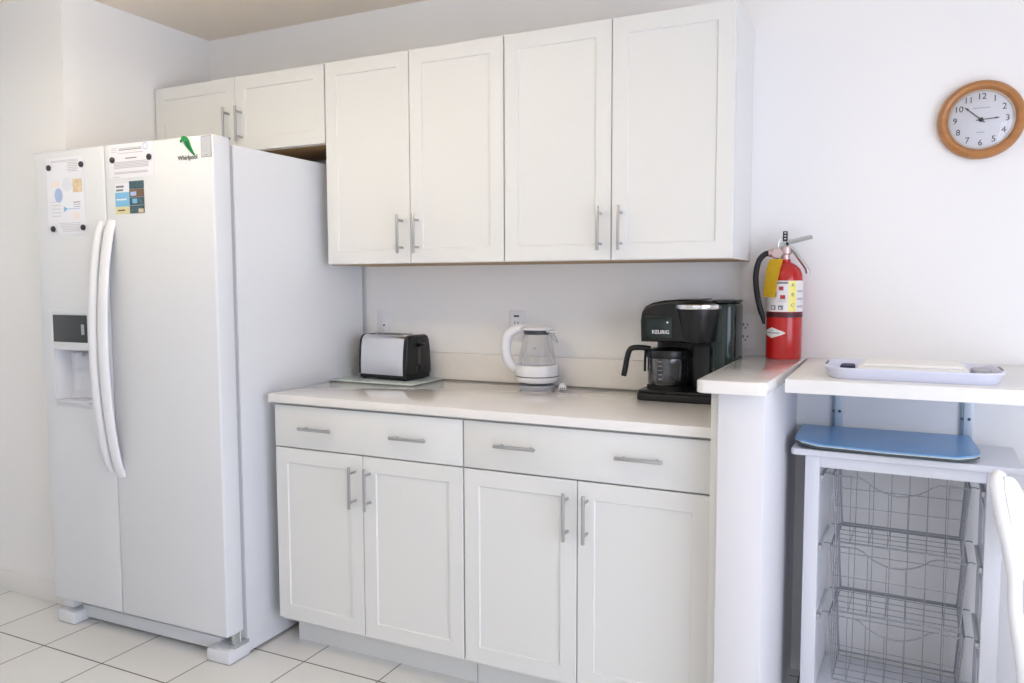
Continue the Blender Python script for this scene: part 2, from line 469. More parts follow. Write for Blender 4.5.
dc.prism([(-.78, .06), (-.65, .06), (-.665, .012), (-.765, .012)], lambda u, v, w: (u, .055 - v * .001 - .006 - w, .985 + (v - .012) * 1.1), .006, M['disp'])
dc.tube([(-.715, .03, 1.044), (-.715, .03, 1.03)], .012, M['disp'], 14)
dc.build('dispenser_recess', dl)
dt = MB().box(-.806, -.624, -.010, .05, .858, .866, M['disp'], .002)
dt.build('drip_tray', dl)
# bowed handles
def fridge_handle(x, parent, z0, z1, r):
    b = MB(); pts = []
    for k in range(25):
        s = k / 24; z = z1 + (z0 - z1) * s
        bow = math.sin(PI * s) ** .62
        pts.append((x, .004 - .056 * bow, z))
    b.tube(pts, [r] * 25, M['white'], 16, flat=(1.0, .012 / r), ref=(1, 0, 0))
    return b.build('handle', parent)
fridge_handle(-.482, dr, .608, 1.515, .0225)
fridge_handle(-.534, dl, .625, 1.512, .018)
# plinth grille with two foot covers and the lower hinge
g = MB().box(-.80, -.09, .055, .085, .014, .062, M['fridge'], .004)
g.prism([(-.775, .06), (-.73, .06), (-.70, .075), (-.775, .075)], XY, .001, M['fridge'])
g.build('grille', FR)
for a, c, lo in ((-.872, -.775, .004), (-.102, .002, .004)):
    MB().box(a, c, .002, .105, .002, .047, M['fridge'], .006).build('foot_cover', FR)
h = MB().box(-.022, .001, .03, .10, .047, .060, M['alu'], .002).box(-.018, -.004, .035, .06, .058, .097, M['alu'], .002)
h.tube([(-.010, .068, .055), (-.010, .068, .0972)], .005, M['steel'], 12)
h.build('hinge', FR)
MB().box(-.855, -.80, .02, .06, .058, .0965, M['fridge'], .003).build('hinge', FR)
lg = MB().text('Whirlpool', .021, front(-.1095, -.0008, 1.7095), M['logo'], .0005, off=.0003)
lg.build('logo', dr)
st = MB().box(-.0495, -.0045, -.0008, 0, 1.706, 1.7745, M['inkd'])
st.box(-.0475, -.0065, -.0014, -.0005, 1.708, 1.7725, M['sticker'])
for k in range(3): st.box(-.043, -.012, -.0018, -.001, 1.768 - k * .006, 1.7708 - k * .006, M['blue'] if k == 1 else M['ink'])
for k in range(6): st.box(-.044, -.012 - .004 * (k % 3), -.0018, -.001, 1.7465 - k * .0045, 1.748 - k * .0045, M['ink'])
st.box(-.034, -.02, -.0018, -.001, 1.712, 1.714, M['inkd'])
st.build('sticker', dr)

# papers and magnets (placed with the refrigerator's own frame)
FM = Matrix.Translation((-.8132, -.8126, 0)) @ Matrix.Rotation(.0205, 4, 'Z')
P = M['ink']
p = MB(FM)
p.box(-.812, -.612, -.0012, -.0004, 1.505, 1.752, M['paper'])
for k in range(2): p.box(-.785, -.64, -.0016, -.001, 1.740 - k * .004, 1.7415 - k * .004, P)
for k in range(6): p.box(-.70 + .006 * (k % 2), -.645, -.0016, -.001, 1.73 - k * .006, 1.732 - k * .006, P)
p.lathe([(0, 0), (.026, 0), (.026, .0004), (0, .0004)], M['pinkb'], 20, Matrix.Translation((-.703, -.0011, 1.655)) @ Matrix.Rotation(PI / 2, 4, 'X'))
p.box(-.672, -.625, -.0016, -.001, 1.625, 1.672, M['orange'])
p.box(-.79, -.742, -.0015, -.001, 1.648, 1.668, M['pink'])
p.prism([(-.75 + .021 * math.cos(t * PI / 10), 1.617 + .026 * math.sin(t * PI / 10)) for t in range(20)], lambda u, v, w: (u, -.0012 - w, v), .0008, M['blue'])
for k in range(3): p.box(-.672, -.636, -.0016, -.001, 1.588 - k * .008, 1.591 - k * .008, M['inkd'] if k == 0 else P)
p.box(-.72, -.64, -.0016, -.001, 1.5655, 1.568, M['blue'])
p.prism([(-.724, 1.577), (-.704, 1.567), (-.724, 1.556)], lambda u, v, w: (u, -.0012 - w, v), .0006, M['sky'])
for k in range(5): p.box(-.79, -.74, -.0016, -.001, 1.594 - k * .013, 1.5955 - k * .013, P)
p.box(-.675, -.64, -.0016, -.001, 1.53, 1.552, M['pink'])
tag(p.build('flyer'), 'white flyer with a blue oval and orange picture on the left refrigerator door', 'paper')
p = MB(FM)
p.prism([(-.79, 1.525), (-.618, 1.525), (-.613, 1.474), (-.752, 1.474)], lambda u, v, w: (u, -.0022 + w, v), .0008, M['paper'])
for k in range(6): p.box(-.752 + .004 * k, -.64, -.0026, -.002, 1.515 - k * .0058, 1.5165 - k * .0058, P)
tag(p.build('ruled_note'), 'small white note of printed lines under the flyer on the left refrigerator door', 'paper')
p = MB(FM)
p.box(-.482, -.264, -.0012, -.0004, 1.6605, 1.7755, M['paper2'])
p.box(-.468, -.438, -.0016, -.001, 1.7625, 1.764, P); p.box(-.468, -.442, -.0016, -.001, 1.7565, 1.758, P); p.box(-.468, -.44, -.0016, -.001, 1.750, 1.7515, P)
for k in range(2): p.box(-.43, -.32, -.0016, -.001, 1.759 - k * .0045, 1.7615 - k * .0045, M['inkd'] if k else P)
p.box(-.435, -.312, -.0016, -.001, 1.7435, 1.7455, P)
p.lathe([(.012, 0), (.012, .0006), (.0095, .0006), (.0095, 0)], M['blue'], 20, Matrix.Translation((-.302, -.0011, 1.762)) @ Matrix.Rotation(PI / 2, 4, 'X'))
p.box(-.40, -.345, -.0016, -.001, 1.725, 1.7285, M['inkd'])
for k in range(5): p.box(-.456, -.29, -.0016, -.001, 1.7135 - k * .0048, 1.7158 - k * .0048, P)
for k in range(2): p.box(-.456, -.294, -.0016, -.001, 1.679 - k * .004, 1.6812 - k * .004, P)
p.box(-.462, -.43, -.0016, -.001, 1.664, 1.6655, P)
tag(p.build('notice_sheet'), 'white printed notice at the top of the right refrigerator door', 'paper')
p = MB(FM)
p.box(-.456, -.386, -.0012, -.0004, 1.538, 1.643, M['sky'])
p.box(-.456, -.386, -.0015, -.001, 1.612, 1.643, M['paper']); p.box(-.456, -.386, -.0015, -.001, 1.538, 1.563, M['sand'])
p.box(-.45, -.412, -.0018, -.0014, 1.628, 1.635, M['inkd']); p.box(-.45, -.415, -.0018, -.0014, 1.616, 1.623, M['inkd'])
p.box(-.45, -.40, -.0018, -.001, 1.585, 1.59, M['paper']); p.box(-.445, -.41, -.0018, -.0014, 1.548, 1.553, M['brown'])
for k in range(4): p.box(-.386, -.316, -.0014, -.0004, 1.538 + k * .02775, 1.5645 + k * .02775, (M['photo'], M['photo'], M['brown'], M['photo'])[k])
p.box(-.38, -.352, -.0018, -.001, 1.598, 1.612, M['blue']); p.box(-.344, -.32, -.0018, -.001, 1.54, 1.553, M['orange'])
p.box(-.372, -.35, -.0018, -.001, 1.572, 1.588, M['sky']); p.box(-.345, -.322, -.0018, -.001, 1.625, 1.64, M['photo'])
tag(p.build('picture_card'), 'colourful photo leaflet with blue and sand panels on the right refrigerator door', 'paper')
def magnet(x, z, lab, back=-.0012):
    b = MB(FM).lathe([(0, 0), (.0105, 0), (.0105, .004), (.009, .006), (.005, .0068), (0, .007)], M['magnet'], 20, Matrix.Translation((x, back, z)) @ Matrix.Rotation(PI / 2, 4, 'X'))
    tag(b.build('round_magnet'), lab, 'magnet', 'round dark refrigerator magnets')
magnet(-.796, 1.718, 'round dark magnet at the upper left corner of the flyer')
magnet(-.622, 1.721, 'round dark magnet at the upper right corner of the flyer')
magnet(-.784, 1.497, 'round dark magnet at the lower left beside the ruled note', -.0024)
magnet(-.623, 1.498, 'round dark magnet on the right side of the ruled note', -.0024)
magnet(-.462, 1.724, 'round dark magnet on the left side of the printed notice')
magnet(-.284, 1.724, 'round dark magnet on the right side of the printed notice')
pr = thing('parrot_magnet', 'green bird shaped magnet above the lettering on the right refrigerator door', 'magnet', (-.8132, -.8126, 0), .0205)
ol = [(-.131, 1.764), (-.1335, 1.770), (-.131, 1.777), (-.124, 1.7805), (-.115, 1.7795), (-.106, 1.774), (-.099, 1.764), (-.094, 1.75), (-.088, 1.737), (-.080, 1.724), (-.073, 1.713), (-.078, 1.714), (-.088, 1.722), (-.100, 1.733), (-.111, 1.743), (-.118, 1.752), (-.122, 1.761), (-.126, 1.766)]
MB().prism(ol, lambda u, v, w: (u, -w, v), .006, M['green'], .0018).build('body', pr)
MB().prism([(-.113, 1.764), (-.102, 1.762), (-.095, 1.747), (-.086, 1.728), (-.098, 1.737), (-.109, 1.75)], lambda u, v, w: (u, -.0055 - w, v), .002, M['dkgreen'], .0006).build('wing', pr)
MB().prism([(-.131, 1.764), (-.1335, 1.770), (-.1395, 1.765), (-.136, 1.759)], lambda u, v, w: (u, -.001 - w, v), .004, M['dkgreen'], .001).build('beak', pr)

# ------------------------------------------------------------------ toaster on its glass board
tag(MB().prism(rrect(-.814, -.424, -.258, -.024, .012), up_from(.9145), .0048, M['boardglass'], .0012).build('glass_board'),
    'thin greenish glass board under the toaster', 'cutting board')
TO = thing('toaster', 'chrome and black two-slice toaster on the glass board', 'toaster', (-.612, -.108, .9215), -.10)
def toaster_outline(ins=0.0):
    # end profile (y, z), long side faces -y
    return [(-.078 + ins, .018), (-.078 + ins, .06), (-.074 + ins, .12), (-.068 + ins, .155), (-.058 + ins * .7, .169 - ins), (-.045, .174 - ins),
            (.045, .174 - ins), (.058 - ins * .7, .169 - ins), (.068 - ins, .155), (.074 - ins, .12), (.078 - ins, .06), (.078 - ins, .018)]
fx = lambda x0: (lambda u, v, w: (x0 + w, u, v))
MB().prism(toaster_outline(.0015), fx(-.108), .221, M['steel'], 0).build('shell', TO)
MB().prism(toaster_outline(), fx(.111), .022, M['black'], .008, 3).build('end_cap', TO)
MB().prism(toaster_outline(), fx(-.114), .018, M['black'], .008, 3).build('end_cap', TO)
MB().box(-.108, .128, -.074, .074, .003, .02, M['blackm'], .004).build('base', TO)
s = MB()
for y in (-.028, .028): s.box(-.085, .072, y - .013, y + .013, .1725, .1735, M['slot'])
s.build('slots', TO)
MB().box(.131, .135, -.008, .008, .06, .15, M['slot']).box(.133, .136, -.02, .02, .028, .052, M['grey_pl'], .001).build('control_strip', TO)
MB().box(.133, .157, -.014, .014, .128, .142, M['black'], .004).build('lever', TO)
MB().tube([(.133, 0, .04), (.144, 0, .04)], .013, M['blackm'], 18).build('dial', TO)
for x in (-.10, .105):
    for y in (-.055, .055): MB().cyl((x, y), .009, -.002, .006, M['darkrub'], 14).build('foot', TO)

# ------------------------------------------------------------------ kettle
KE = thing('electric_kettle', 'glass electric kettle with white base, lid and handle', 'kettle', (.016, -.103, .914))
MB().lathe([(0, 0), (.064, 0), (.066, .004), (.066, .008), (.061, .012), (0, .012)], M['greyitem'], 40).build('power_base', KE)
MB().lathe([(0, .020), (.06, .020), (.070, .024), (.0765, .034), (.0775, .043), (.0765, .0435), (.0765, .0455), (.0778, .046), (.0775, .081), (.075, .085), (.069, .085), (.069, .080), (0, .078)], M['white'], 48).build('lower_body', KE)
MB().lathe([(.0766, .0425), (.0782, .0432), (.0782, .0462), (.0766, .047)], M['grey_pl'], 48, cap=False).build('band', KE)
MB().lathe([(.0685, .083), (.0675, .1), (.0625, .13), (.055, .165), (.0495, .19), (.048, .198)], M['glass'], 48, cap=False).build('glass_body', KE)
MB().lathe([(0, .079), (.068, .079), (.068, .0815), (0, .0825)], M['chrome'], 40).build('heating_plate', KE)
kr = MB(Matrix.Rotation(math.radians(-4), 4, 'Z'))
kr.lathe([(.044, .196), (.048, .196), (.0485, .212), (.044, .212)], M['grey_pl'], 40, cap=False)
kr.prism([(.03, -.018), (.062, -.014), (.078, 0), (.062, .014), (.03, .018)], up_from(.204), .007, M['alu'], .002)
kr.prism([(.048, .2), (.066, .2), (.084, .17), (.08, .166), (.068, .178)], lambda u, v, w: (u, -.009 + w, v), .018, M['alu'], .002)
kr.build('spout_filter', KE)
MB().lathe([(0, .228), (.02, .2275), (.042, .2235), (.053, .218), (.0555, .2135), (.053, .2115), (0, .2115)], M['white'], 44, Matrix.Scale(1.12, 4, (1, 0, 0))).build('lid', KE)
dv = Vector((-.985, -.17, 0))
def kp(u, z): return (dv.x * u, dv.y * u, z)
hp = smooth_path([kp(.025, .214), kp(.055, .216), kp(.083, .211), kp(.106, .194), kp(.116, .168), kp(.118, .135), kp(.113, .107), kp(.101, .085), kp(.083, .068), kp(.068, .058)], 5)
MB().tube(hp, [.0135 + .0055 * math.sin(PI * i / (len(hp) - 1)) for i in range(len(hp))], M['white'], 16, flat=(1.0, .95)).build('handle', KE)
sc = MB()
for k in range(1): sc.lathe([(0, 0), (.0035, 0), (.003, .002), (0, .0025)], M['chrome'], 12, Matrix.Translation((.012 + .03 * k, -.05, .147 + .008 * k)) @ Matrix.Rotation(PI / 2, 4, 'X'))
sc.build('rivet', KE)
pg = thing('plug_adapter', 'small white plug lying on the worktop beside the kettle', 'plug', (.122, -.118, .9142), .35)
MB().box(-.014, .014, -.012, .012, 0, .016, M['white'], .004).box(-.010, .010, -.009, .009, .015, .022, M['white'], .003).build('body', pg)
q = MB()
for x in (-.0075, .0, .0075): q.box(x - .0018, x + .0018, -.0128, -.0115, .003, .009, M['slot'])
q.build('slots', pg)

# ------------------------------------------------------------------ outlets
def outlet(x, z, style, lab, y=0):
    hw = .030 if style == 'usb' else .036
    t = thing('wall_outlet', lab, 'outlet', (x, y, z), 0, 'white wall outlets')
    MB().box(-hw, hw, -.006, -.0002, -.058, .058, M['white'], .002).build('cover_plate', t)
    if style == 'rect':
        MB().box(-.017, .017, -.0085, -.005, -.034, .034, M['white'], .0012).box(-.005, .005, -.0092, -.008, -.006, .0, M['slot']).box(-.006, .006, -.0092, -.008, -.026, -.024, M['ink']).build('switch', t)
    else:
        for s in ((.006, .034) if style == 'usb' else (-.02, .02)):
            o = MB().lathe([(0, 0), (.0135, 0), (.0135, .002), (0, .002)], M['white'], 24, Matrix.Translation((0, -.0055, s)) @ Matrix.Rotation(PI / 2, 4, 'X')).build('socket', t)
            q = MB()
            if style == 'usb' and s > .02:
                q.box(-.011, .011, -.0082, -.007, s - .002, s + .005, M['slot'])
            else:
                for a, hh in ((-.0065, .0048), (.0065, .004)): q.box(a - .0016, a + .0016, -.0082, -.007, s + .001 - .001, s + .001 + hh * 1.6, M['slot'])
                q.lathe([(0, 0), (.0028, 0), (.0028, .0008), (0, .0008)], M['slot'], 12, Matrix.Translation((0, -.0074, s - .0075)) @ Matrix.Rotation(PI / 2, 4, 'X'))
            q.build('slots', o)
    return t
outlet(-.722, 1.125, 'rect', 'white wall outlet partly hidden behind the toaster')
outlet(-.113, 1.134, 'usb', 'white wall outlet above the kettle handle')
outlet(.736, 1.131, 'duplex', 'white wall outlet between the coffee maker and fire extinguisher')

# ------------------------------------------------------------------ coffee maker and carafe
KX, KY = .432, -.25
CM = thing('coffee_maker', 'black coffee maker with silver pod lid ring against the half wall', 'coffee maker', (KX, KY, .9142))
MB().prism(rrect(0, .300, 0, .215, .022), up_from(0), .024, M['blackm'], .004).prism(rrect(.004, .296, .004, .211, .02), up_from(.024), .01, M['black'], .003).build('base', CM)
MB().lathe([(0, .033), (.066, .033), (.066, .038), (.060, .040), (0, .040)], M['blackm'], 36, Matrix.Translation((.083, .080, 0))).build('warming_plate', CM)
# tower behind the carafe
MB().prism(rrect(.022, .298, .152, .215, .03), up_from(.030), .172, M['black'], .003).box(.16, .24, .085, .16, .030, .20, M['black'], .01).build('tower', CM)
# head: rounded outline in x-z, swept front to back
hd = [(.013, .191), (.011, .26), (.015, .287), (.027, .305), (.05, .317), (.09, .3245), (.14, .328), (.20, .328), (.20, .191)]
MB().prism(hd, lambda u, v, w: (u, .004 + w, v), .205, M['black'], .012, 3).build('brew_head', CM)
MB().box(.035, .118, -.0005, .006, .205, .272, M['smoke'], .003).box(.03, .12, -.001, .004, .268, .273, M['black'], .001).build('front_panel', CM)
lt = MB().text('KEURIG', .0165, front(.0815, -.0011, .2235), M['labelw'], .0004, off=.0002)
lt.build('lettering', CM)
MB().lathe([(0, 0), (.003, 0), (.003, .001), (0, .001)], M['labelw'], 12, Matrix.Translation((.103, -.0006, .255)) @ Matrix.Rotation(PI / 2, 4, 'X')).build('indicator', CM)
# pod drum with silver ring
PD = Matrix.Translation((.187, .052, 0))
MB().lathe([(0, .193), (.052, .193), (.058, .21), (.068, .27), (.0725, .296), (.0725, .300), (0, .300)], M['black'], 48, PD).build('pod_holder', CM)
MB().lathe([(.071, .296), (.0755, .298), (.0775, .303), (.0765, .311), (.071, .314), (.062, .3145), (.058, .312)], M['chrome'], 56, PD, cap=False).build('silver_ring', CM)
MB().lathe([(.062, .311), (.055, .318), (.035, .3245), (0, .326)], M['blackm'], 48, PD, cap=False).prism(rrect(.156, .218, .05, .16, .02), up_from(.305), .019, M['alu'], .005).build('pod_lid', CM)
MB().prism(rrect(.15, .262, .135, .215, .02), up_from(.190), .126, M['black'], .006).build('rear_housing', CM)
MB().prism(rrect(.222, .304, .040, .214, .034, 7), up_from(.032), .284, M['smoke'], .012, 3).build('water_reservoir', CM)
MB().prism(rrect(.224, .303, .046, .214, .034, 7), up_from(.3165), .009, M['black'], .004).build('reservoir_lid', CM)
CA = thing('carafe', 'glass coffee carafe with black lid and handle in the coffee maker', 'carafe', (KX + .083, KY + .080, .9142 + .0402))
MB().lathe([(0, .0065), (.056, .0065), (.062, .008), (.0645, .014), (.0655, .05), (.0655, .095), (.063, .108)], M['glassdark'], 48, cap=False).build('glass_body', CA)
MB().lathe([(.0655, .0955), (.068, .097), (.0685, .113), (.066, .1215), (.05, .1265), (0, .128)], M['black'], 48, cap=False).build('lid', CA)
MB().lathe([(.0, .0), (.0655, .0), (.0655, .006), (.0, .006)], M['blackm'], 40, cap=False).build('foot_ring', CA)
cd = Vector((-.93, -.37, 0))
def cp(u, z): return (cd.x * u, cd.y * u, z)
MB().tube(smooth_path([cp(.055, .124), cp(.085, .128), cp(.112, .127), cp(.124, .118), cp(.131, .095), cp(.137, .06), cp(.142, .034)], 5), .0092, M['black'], 14, flat=(1.0, 1.15)).build('handle', CA)
MB().tube([cp(.071, .124), cp(.0725, .10), cp(.073, .05)], .004, M['black'], 10, flat=(1, 1.4)).build('strap', CA)
mk = MB()
for k in range(5):
    a = math.radians(-95); mk.box(-.006, .006, -.0003, .0003, .03 + k * .014, .0315 + k * .014, M['ink'], tf=Matrix.Translation((.0662 * math.cos(a), .0662 * math.sin(a), 0)))
mk.build('level_marks', CA)

# ------------------------------------------------------------------ fire extinguisher
EX = thing('fire_extinguisher', 'red fire extinguisher with yellow tag standing on the half wall', 'fire extinguisher', (.866, -.075, 1.0513))
RB = .0545
MB().lathe([(0, 0), (.050, 0), (RB, .004), (RB, .25), (.0525, .268), (.046, .285), (.034, .298), (.022, .305), (.0165, .309), (.0165, .316), (0, .316)], M['red'], 56).build('cylinder', EX)
va = math.atan2(-2.71 + .075, 1.1826 - .866)
def decal(a0, a1, z0, z1, m, r=RB + .0004, th=.0004, name=None, parent=EX, seg=None):
    return (a0, a1, z0, z1, m, r, th)
def wrap(mb, a0, a1, z0, z1, m, r=RB + .0005):
    # patch of a cylinder; angles in degrees, 0 faces the viewer, + to the right
    A0, A1 = va + math.radians(a0), va + math.radians(a1)
    n = max(2, int(abs(a1 - a0) / 6))
    return mb.lathe([(r - .0004, z0), (r, z0), (r, z1), (r - .0004, z1)], m, n, None, A0, A1, False)
wrap(MB(), -180, 180, .134, .150, M['maroon']).build('band', EX)
lb = MB(); wrap(lb, -88, 88, .152, .249, M['labelw'])
wrap(lb, 12, 38, .153, .248, M['labely'], RB + .0009)
wrap(lb, -50, 10, .239, .246, M['inkd'], RB + .0009)
wrap(lb, -18, -4, .219, .231, M['printred'], RB + .0009); wrap(lb, -14, 2, .192, .204, M['printred'], RB + .0009)
wrap(lb, -46, -28, .158, .172, M['inkd'], RB + .0009); wrap(lb, -42, -33, .161, .169, M['labelw'], RB + .0012)
wrap(lb, -20, -4, .158, .172, M['inkd'], RB + .0009); wrap(lb, -16, -11, .160, .166, M['labelw'], RB + .0012)
wrap(lb, -34, -26, .199, .214, M['inkd'], RB + .0009)
for k in range(4): wrap(lb, -20, 6, .182 + k * .003, .1832 + k * .003, M['ink'], RB + .0009)
for k in range(3): wrap(lb, 42, 72, .165 + k * .024, .172 + k * .024, M['ink'], RB + .0009)
for ch, z in (('A', .235), ('B', .205), ('C', .172)):
    a = va + math.radians(25)
    lb.text(ch, .016, Matrix.Translation(((RB + .0012) * math.cos(a), (RB + .0012) * math.sin(a), z)) @ Matrix.Rotation(a + PI / 2, 4, 'Z') @ Matrix.Rotation(PI / 2, 4, 'X'), M['inkd'], .0003)
lb.build('label', EX)
dm = MB(); bmd = bmesh.new(); n = 10; top = []; bot = []
for i in range(n + 1):
    s = i / n; a = va + math.radians(-86 + 92 * s); hh = .0165 * (1 - abs(2 * s - 1)) ** .8 + .0002
    for L_, sg in ((top, 1), (bot, -1)): L_.append(bmd.verts.new(((RB + .0007) * math.cos(a), (RB + .0007) * math.sin(a), .0855 + sg * hh)))
for i in range(n): bmd.faces.new((bot[i], bot[i + 1], top[i + 1], top[i]))
dm.add(bmd, M['labelw'])
wrap(dm, -66, -14, .0835, .0865, M['inkd'], RB + .0012); wrap(dm, -50, -32, .0905, .0935, M['blue'], RB + .0012)
dm.build('emblem', EX)
# valve: image-right is r_, toward the viewer f_
r_ = Vector((math.cos(va + PI / 2), math.sin(va + PI / 2), 0)); f_ = Vector((math.cos(va), math.sin(va), 0))
def ep(u, f, z): return r_ * u + f_ * f + Vector((0, 0, z - (.013 if z > .3 else .013 * max(0, (z - .1) / .2))))
v = MB().lathe([(.014, .314), (.014, .331), (.0185, .334), (.0185, .354), (.012, .360), (0, .362)], M['gauge'], 24)
v.tube([ep(-.008, 0, .352), ep(-.052, .004, .350)], .0125, M['gauge'], 16)
v.lathe([(0, 0), (.0175, 0), (.0175, .008), (.014, .011), (0, .011)], M['gauge'], 24, Matrix.Translation(ep(-.026, .012, .348)) @ Matrix.Rotation(va + PI / 2, 4, 'Z') @ Matrix.Rotation(PI / 2, 4, 'X'))
v.build('valve', EX)
lv = MB().tube([ep(-.012, 0, .372), ep(.0, 0, .384), ep(.022, 0, .386), ep(.05, 0, .393), ep(.078, 0, .399)], [.009, .0105, .0105, .010, .009], M['alu'], 12, flat=(.75, 1.15))
lv.build('squeeze_lever', EX)
lv = MB().tube(smooth_path([ep(-.018, 0, .362), ep(.006, 0, .372), ep(.022, 0, .360), ep(.045, 0, .328), ep(.064, 0, .300), ep(.067, 0, .283)], 4), .0095, M['alu'], 12, flat=(.75, 1.15))
lv.tube(smooth_path([ep(-.02, .004, .36), ep(-.022, .004, .382), ep(-.010, .004, .398), ep(.004, .004, .396)], 4), .003, M['alu'], 8)
lv.build('carry_handle', EX)
pn = MB().box(-.0075, .0075, -.005, .005, .373, .405, M['darkrub'], .003, tf=Matrix.Translation(ep(-.002, .006, 0)) @ Matrix.Rotation(va + PI / 2, 4, 'Z'))
pn.tube([ep(.001, .008, .388), ep(.006, .008, .374)], .004, M['darkrub'], 10)
for k in range(3): pn.box(-.003, .003, -.0056, -.0048, .379 + k * .009, .383 + k * .009, M['alu'], tf=Matrix.Translation(ep(-.002, .006, 0)) @ Matrix.Rotation(va + PI / 2, 4, 'Z'))
pn.build('safety_pin', EX)
MB().tube(smooth_path([ep(-.048, .004, .350), ep(-.064, .004, .345), ep(-.080, .006, .325), ep(-.088, .008, .285), ep(-.087, .010, .24), ep(-.080, .012, .195), ep(-.072, .012, .16), ep(-.067, .012, .145)], 5), .0088, M['darkrub'], 14).build('hose', EX)
nz = MB().tube([ep(-.0675, .012, .147), ep(-.064, .012, .132), ep(-.061, .012, .112)], [.0075, .007, .004], M['black'], 12)
nz.tube([ep(-.073, .012, .146), ep(-.054, .006, .140)], .004, M['alu'], 8)
nz.build('nozzle', EX)
tg = MB(); tb = bmesh.new()
rows = [(ep(-.047, .030, .330), ep(-.006, .034, .330)), (ep(-.056, .036, .30), ep(-.014, .050, .30)), (ep(-.061, .040, .25), ep(-.023, .058, .254)), (ep(-.064, .040, .206), ep(-.028, .059, .203))]
vs = [[tb.verts.new(a), tb.verts.new(a.lerp(c, .5) + f_ * .003), tb.verts.new(c)] for a, c in rows]
for A, B in zip(vs, vs[1:]):
    for k in range(2): tb.faces.new((A[k], A[k + 1], B[k + 1], B[k]))
bmesh.ops.solidify(tb, geom=tb.faces[:], thickness=.0008)
tg.add(tb, M['yellow'])
tg.tube([ep(-.018, .0335, .327), ep(-.016, .018, .352)], .001, M['alu'], 6)
tg.build('tag', EX)

# ------------------------------------------------------------------ clock
CK = thing('wall_clock', 'round oak framed clock hanging on the wall', 'clock', (1.392, 0, 1.766))
RX = Matrix.Rotation(PI / 2, 4, 'X')     # local z -> -y (out of the wall)
K = 1.0
MB(RX).lathe([(.112, .0), (.113, .008), (.112, .018), (.107, .027), (.100, .031), (.093, .029), (.089, .024), (.0875, .019), (.0845, .017), (.084, .0)], M['oak'], 72, cap=False).build('frame', CK)
MB(RX).lathe([(.0868, .017), (.085, .0195), (.0825, .0175), (.0815, .013)], M['oakl'], 72, cap=False).build('inner_lip', CK)
MB(RX).lathe([(0, .002), (.0845, .002), (.0845, .0125), (0, .0125)], M['dial'], 64).build('dial', CK)
nm = MB()
for n in range(1, 13):
    a = math.radians(90 - 30 * n); rr = .0665
    nm.text(str(n), .0245, front(rr * math.cos(a), -.0128, rr * math.sin(a)), M['hand'], .0003)
for n in range(60):
    a = 2 * PI * n / 60; rr = .0795
    nm.box(-.0012, .0012, -.0002, .0002, -.0004, .0004, M['ink'], tf=Matrix.Translation((rr * math.cos(a), -.0128, rr * math.sin(a))))
for x0, x1, z in ((-.022, .022, .034), (-.010, .010, -.036)):
    nm.box(x0, x1, -.0131, -.0125, z - .0012, z + .0012, M['ink'])
nm.build('numerals', CK)
def hand(ang, L, w, y, name):
    a = math.radians(90 - ang)
    tf = Matrix.Translation((0, y, 0)) @ Matrix.Rotation(-a, 4, 'Y')
    b = MB().prism([(-.012, -w * .6), (L * .75, -w * .5), (L * .78, -w * 1.2), (L, 0), (L * .78, w * 1.2), (L * .75, w * .5), (-.012, w * .6)], lambda u, v, d: (u, d, v), .0008, M['hand'], tf=tf)
    b.build(name, CK)
hand(86, .047, .0021, -.0145, 'hour_hand')
hand(312, .058, .0021, -.016, 'minute_hand')
MB(RX).lathe([(0, .012), (.006, .012), (.006, .017), (.003, .0185), (0, .0185)], M['hand'], 20).build('hub', CK)
MB(RX).lathe([(.086, .0195), (.07, .0245), (.045, .0285), (.02, .0303), (0, .0308)], M['clockglass'], 64, cap=False).build('crystal', CK)

# ------------------------------------------------------------------ wall shelf with brackets
SH = thing('wall_shelf', 'deep white wall shelf at the height of the half wall', 'shelf')
MB().box(.938, 1.56, -.628, -.0, 1.0165, 1.0515, M['trim'], .002).build('shelf_board', SH)
def bracket(x):
    t = MB()
    t.box(x - .012, x + .0, -.010, 0, .80, 1.016, M['bracketd'], .001)
    t.box(x - .004, x + .020, -.0125, -.002, .80, 1.016, M['bracket'], .001)
    t.box(x - .004, x + .020, -.30, 0, 1.0125, 1.0163, M['bracket'], .001)
    b = t.build('bracket', SH)
    for z in (.884, .83, .952):
        MB().lathe([(0, 0), (.0048, 0), (.004, .002), (0, .0028)], M['screw'], 14, Matrix.Translation((x + .010, -.0124, z)) @ RX).build('screw', b)
        MB().lathe([(0, 0), (.0048, 0), (.004, .002), (0, .0028)], M['screw'], 14, Matrix.Translation((x - .0085, -.0099, z)) @ RX).build('screw', b)
bracket(1.024); bracket(1.383)

# tray on the shelf
TR = Matrix.Translation((1.223, -.452, 1.0517))
def loft(mb, loops, m, cap0=True, cap1=False):
    t = bmesh.new(); R = [[t.verts.new(p) for p in L] for L in loops]
    for A, B in zip(R, R[1:]):
        n = len(A)
        for i in range(n): t.faces.new((A[i], A[(i + 1) % n], B[(i + 1) % n], B[i]))
    if cap0: t.faces.new(R[0])
    if cap1: t.faces.new(R[-1])
    return mb.add(t, m)
def lo(hx, hy, r, z): return [(x, y, z) for x, y in rrect(-hx, hx, -hy, hy, r, 6)]
ty = thing('serving_tray', 'pale lavender plastic tray lying on the wall shelf', 'tray', TR.translation)
loft(MB(), [lo(.185, .120, .05, 0), lo(.190, .125, .055, .004), lo(.196, .131, .06, .022), lo(.2025, .1375, .064, .0275), lo(.2025, .1375, .064, .0295), lo(.194, .129, .06, .0295), lo(.187, .122, .055, .007), lo(.182, .117, .05, .0045)], M['lav'], True, True).build('dish', ty)
for s in (-1, 1):
    MB().prism(rrect(s * .1983 - .003, s * .1983 + .003, -.045, .045, .0045, 4), up_from(.0297), .0012, M['greyitem'], 0).build('grip', ty)
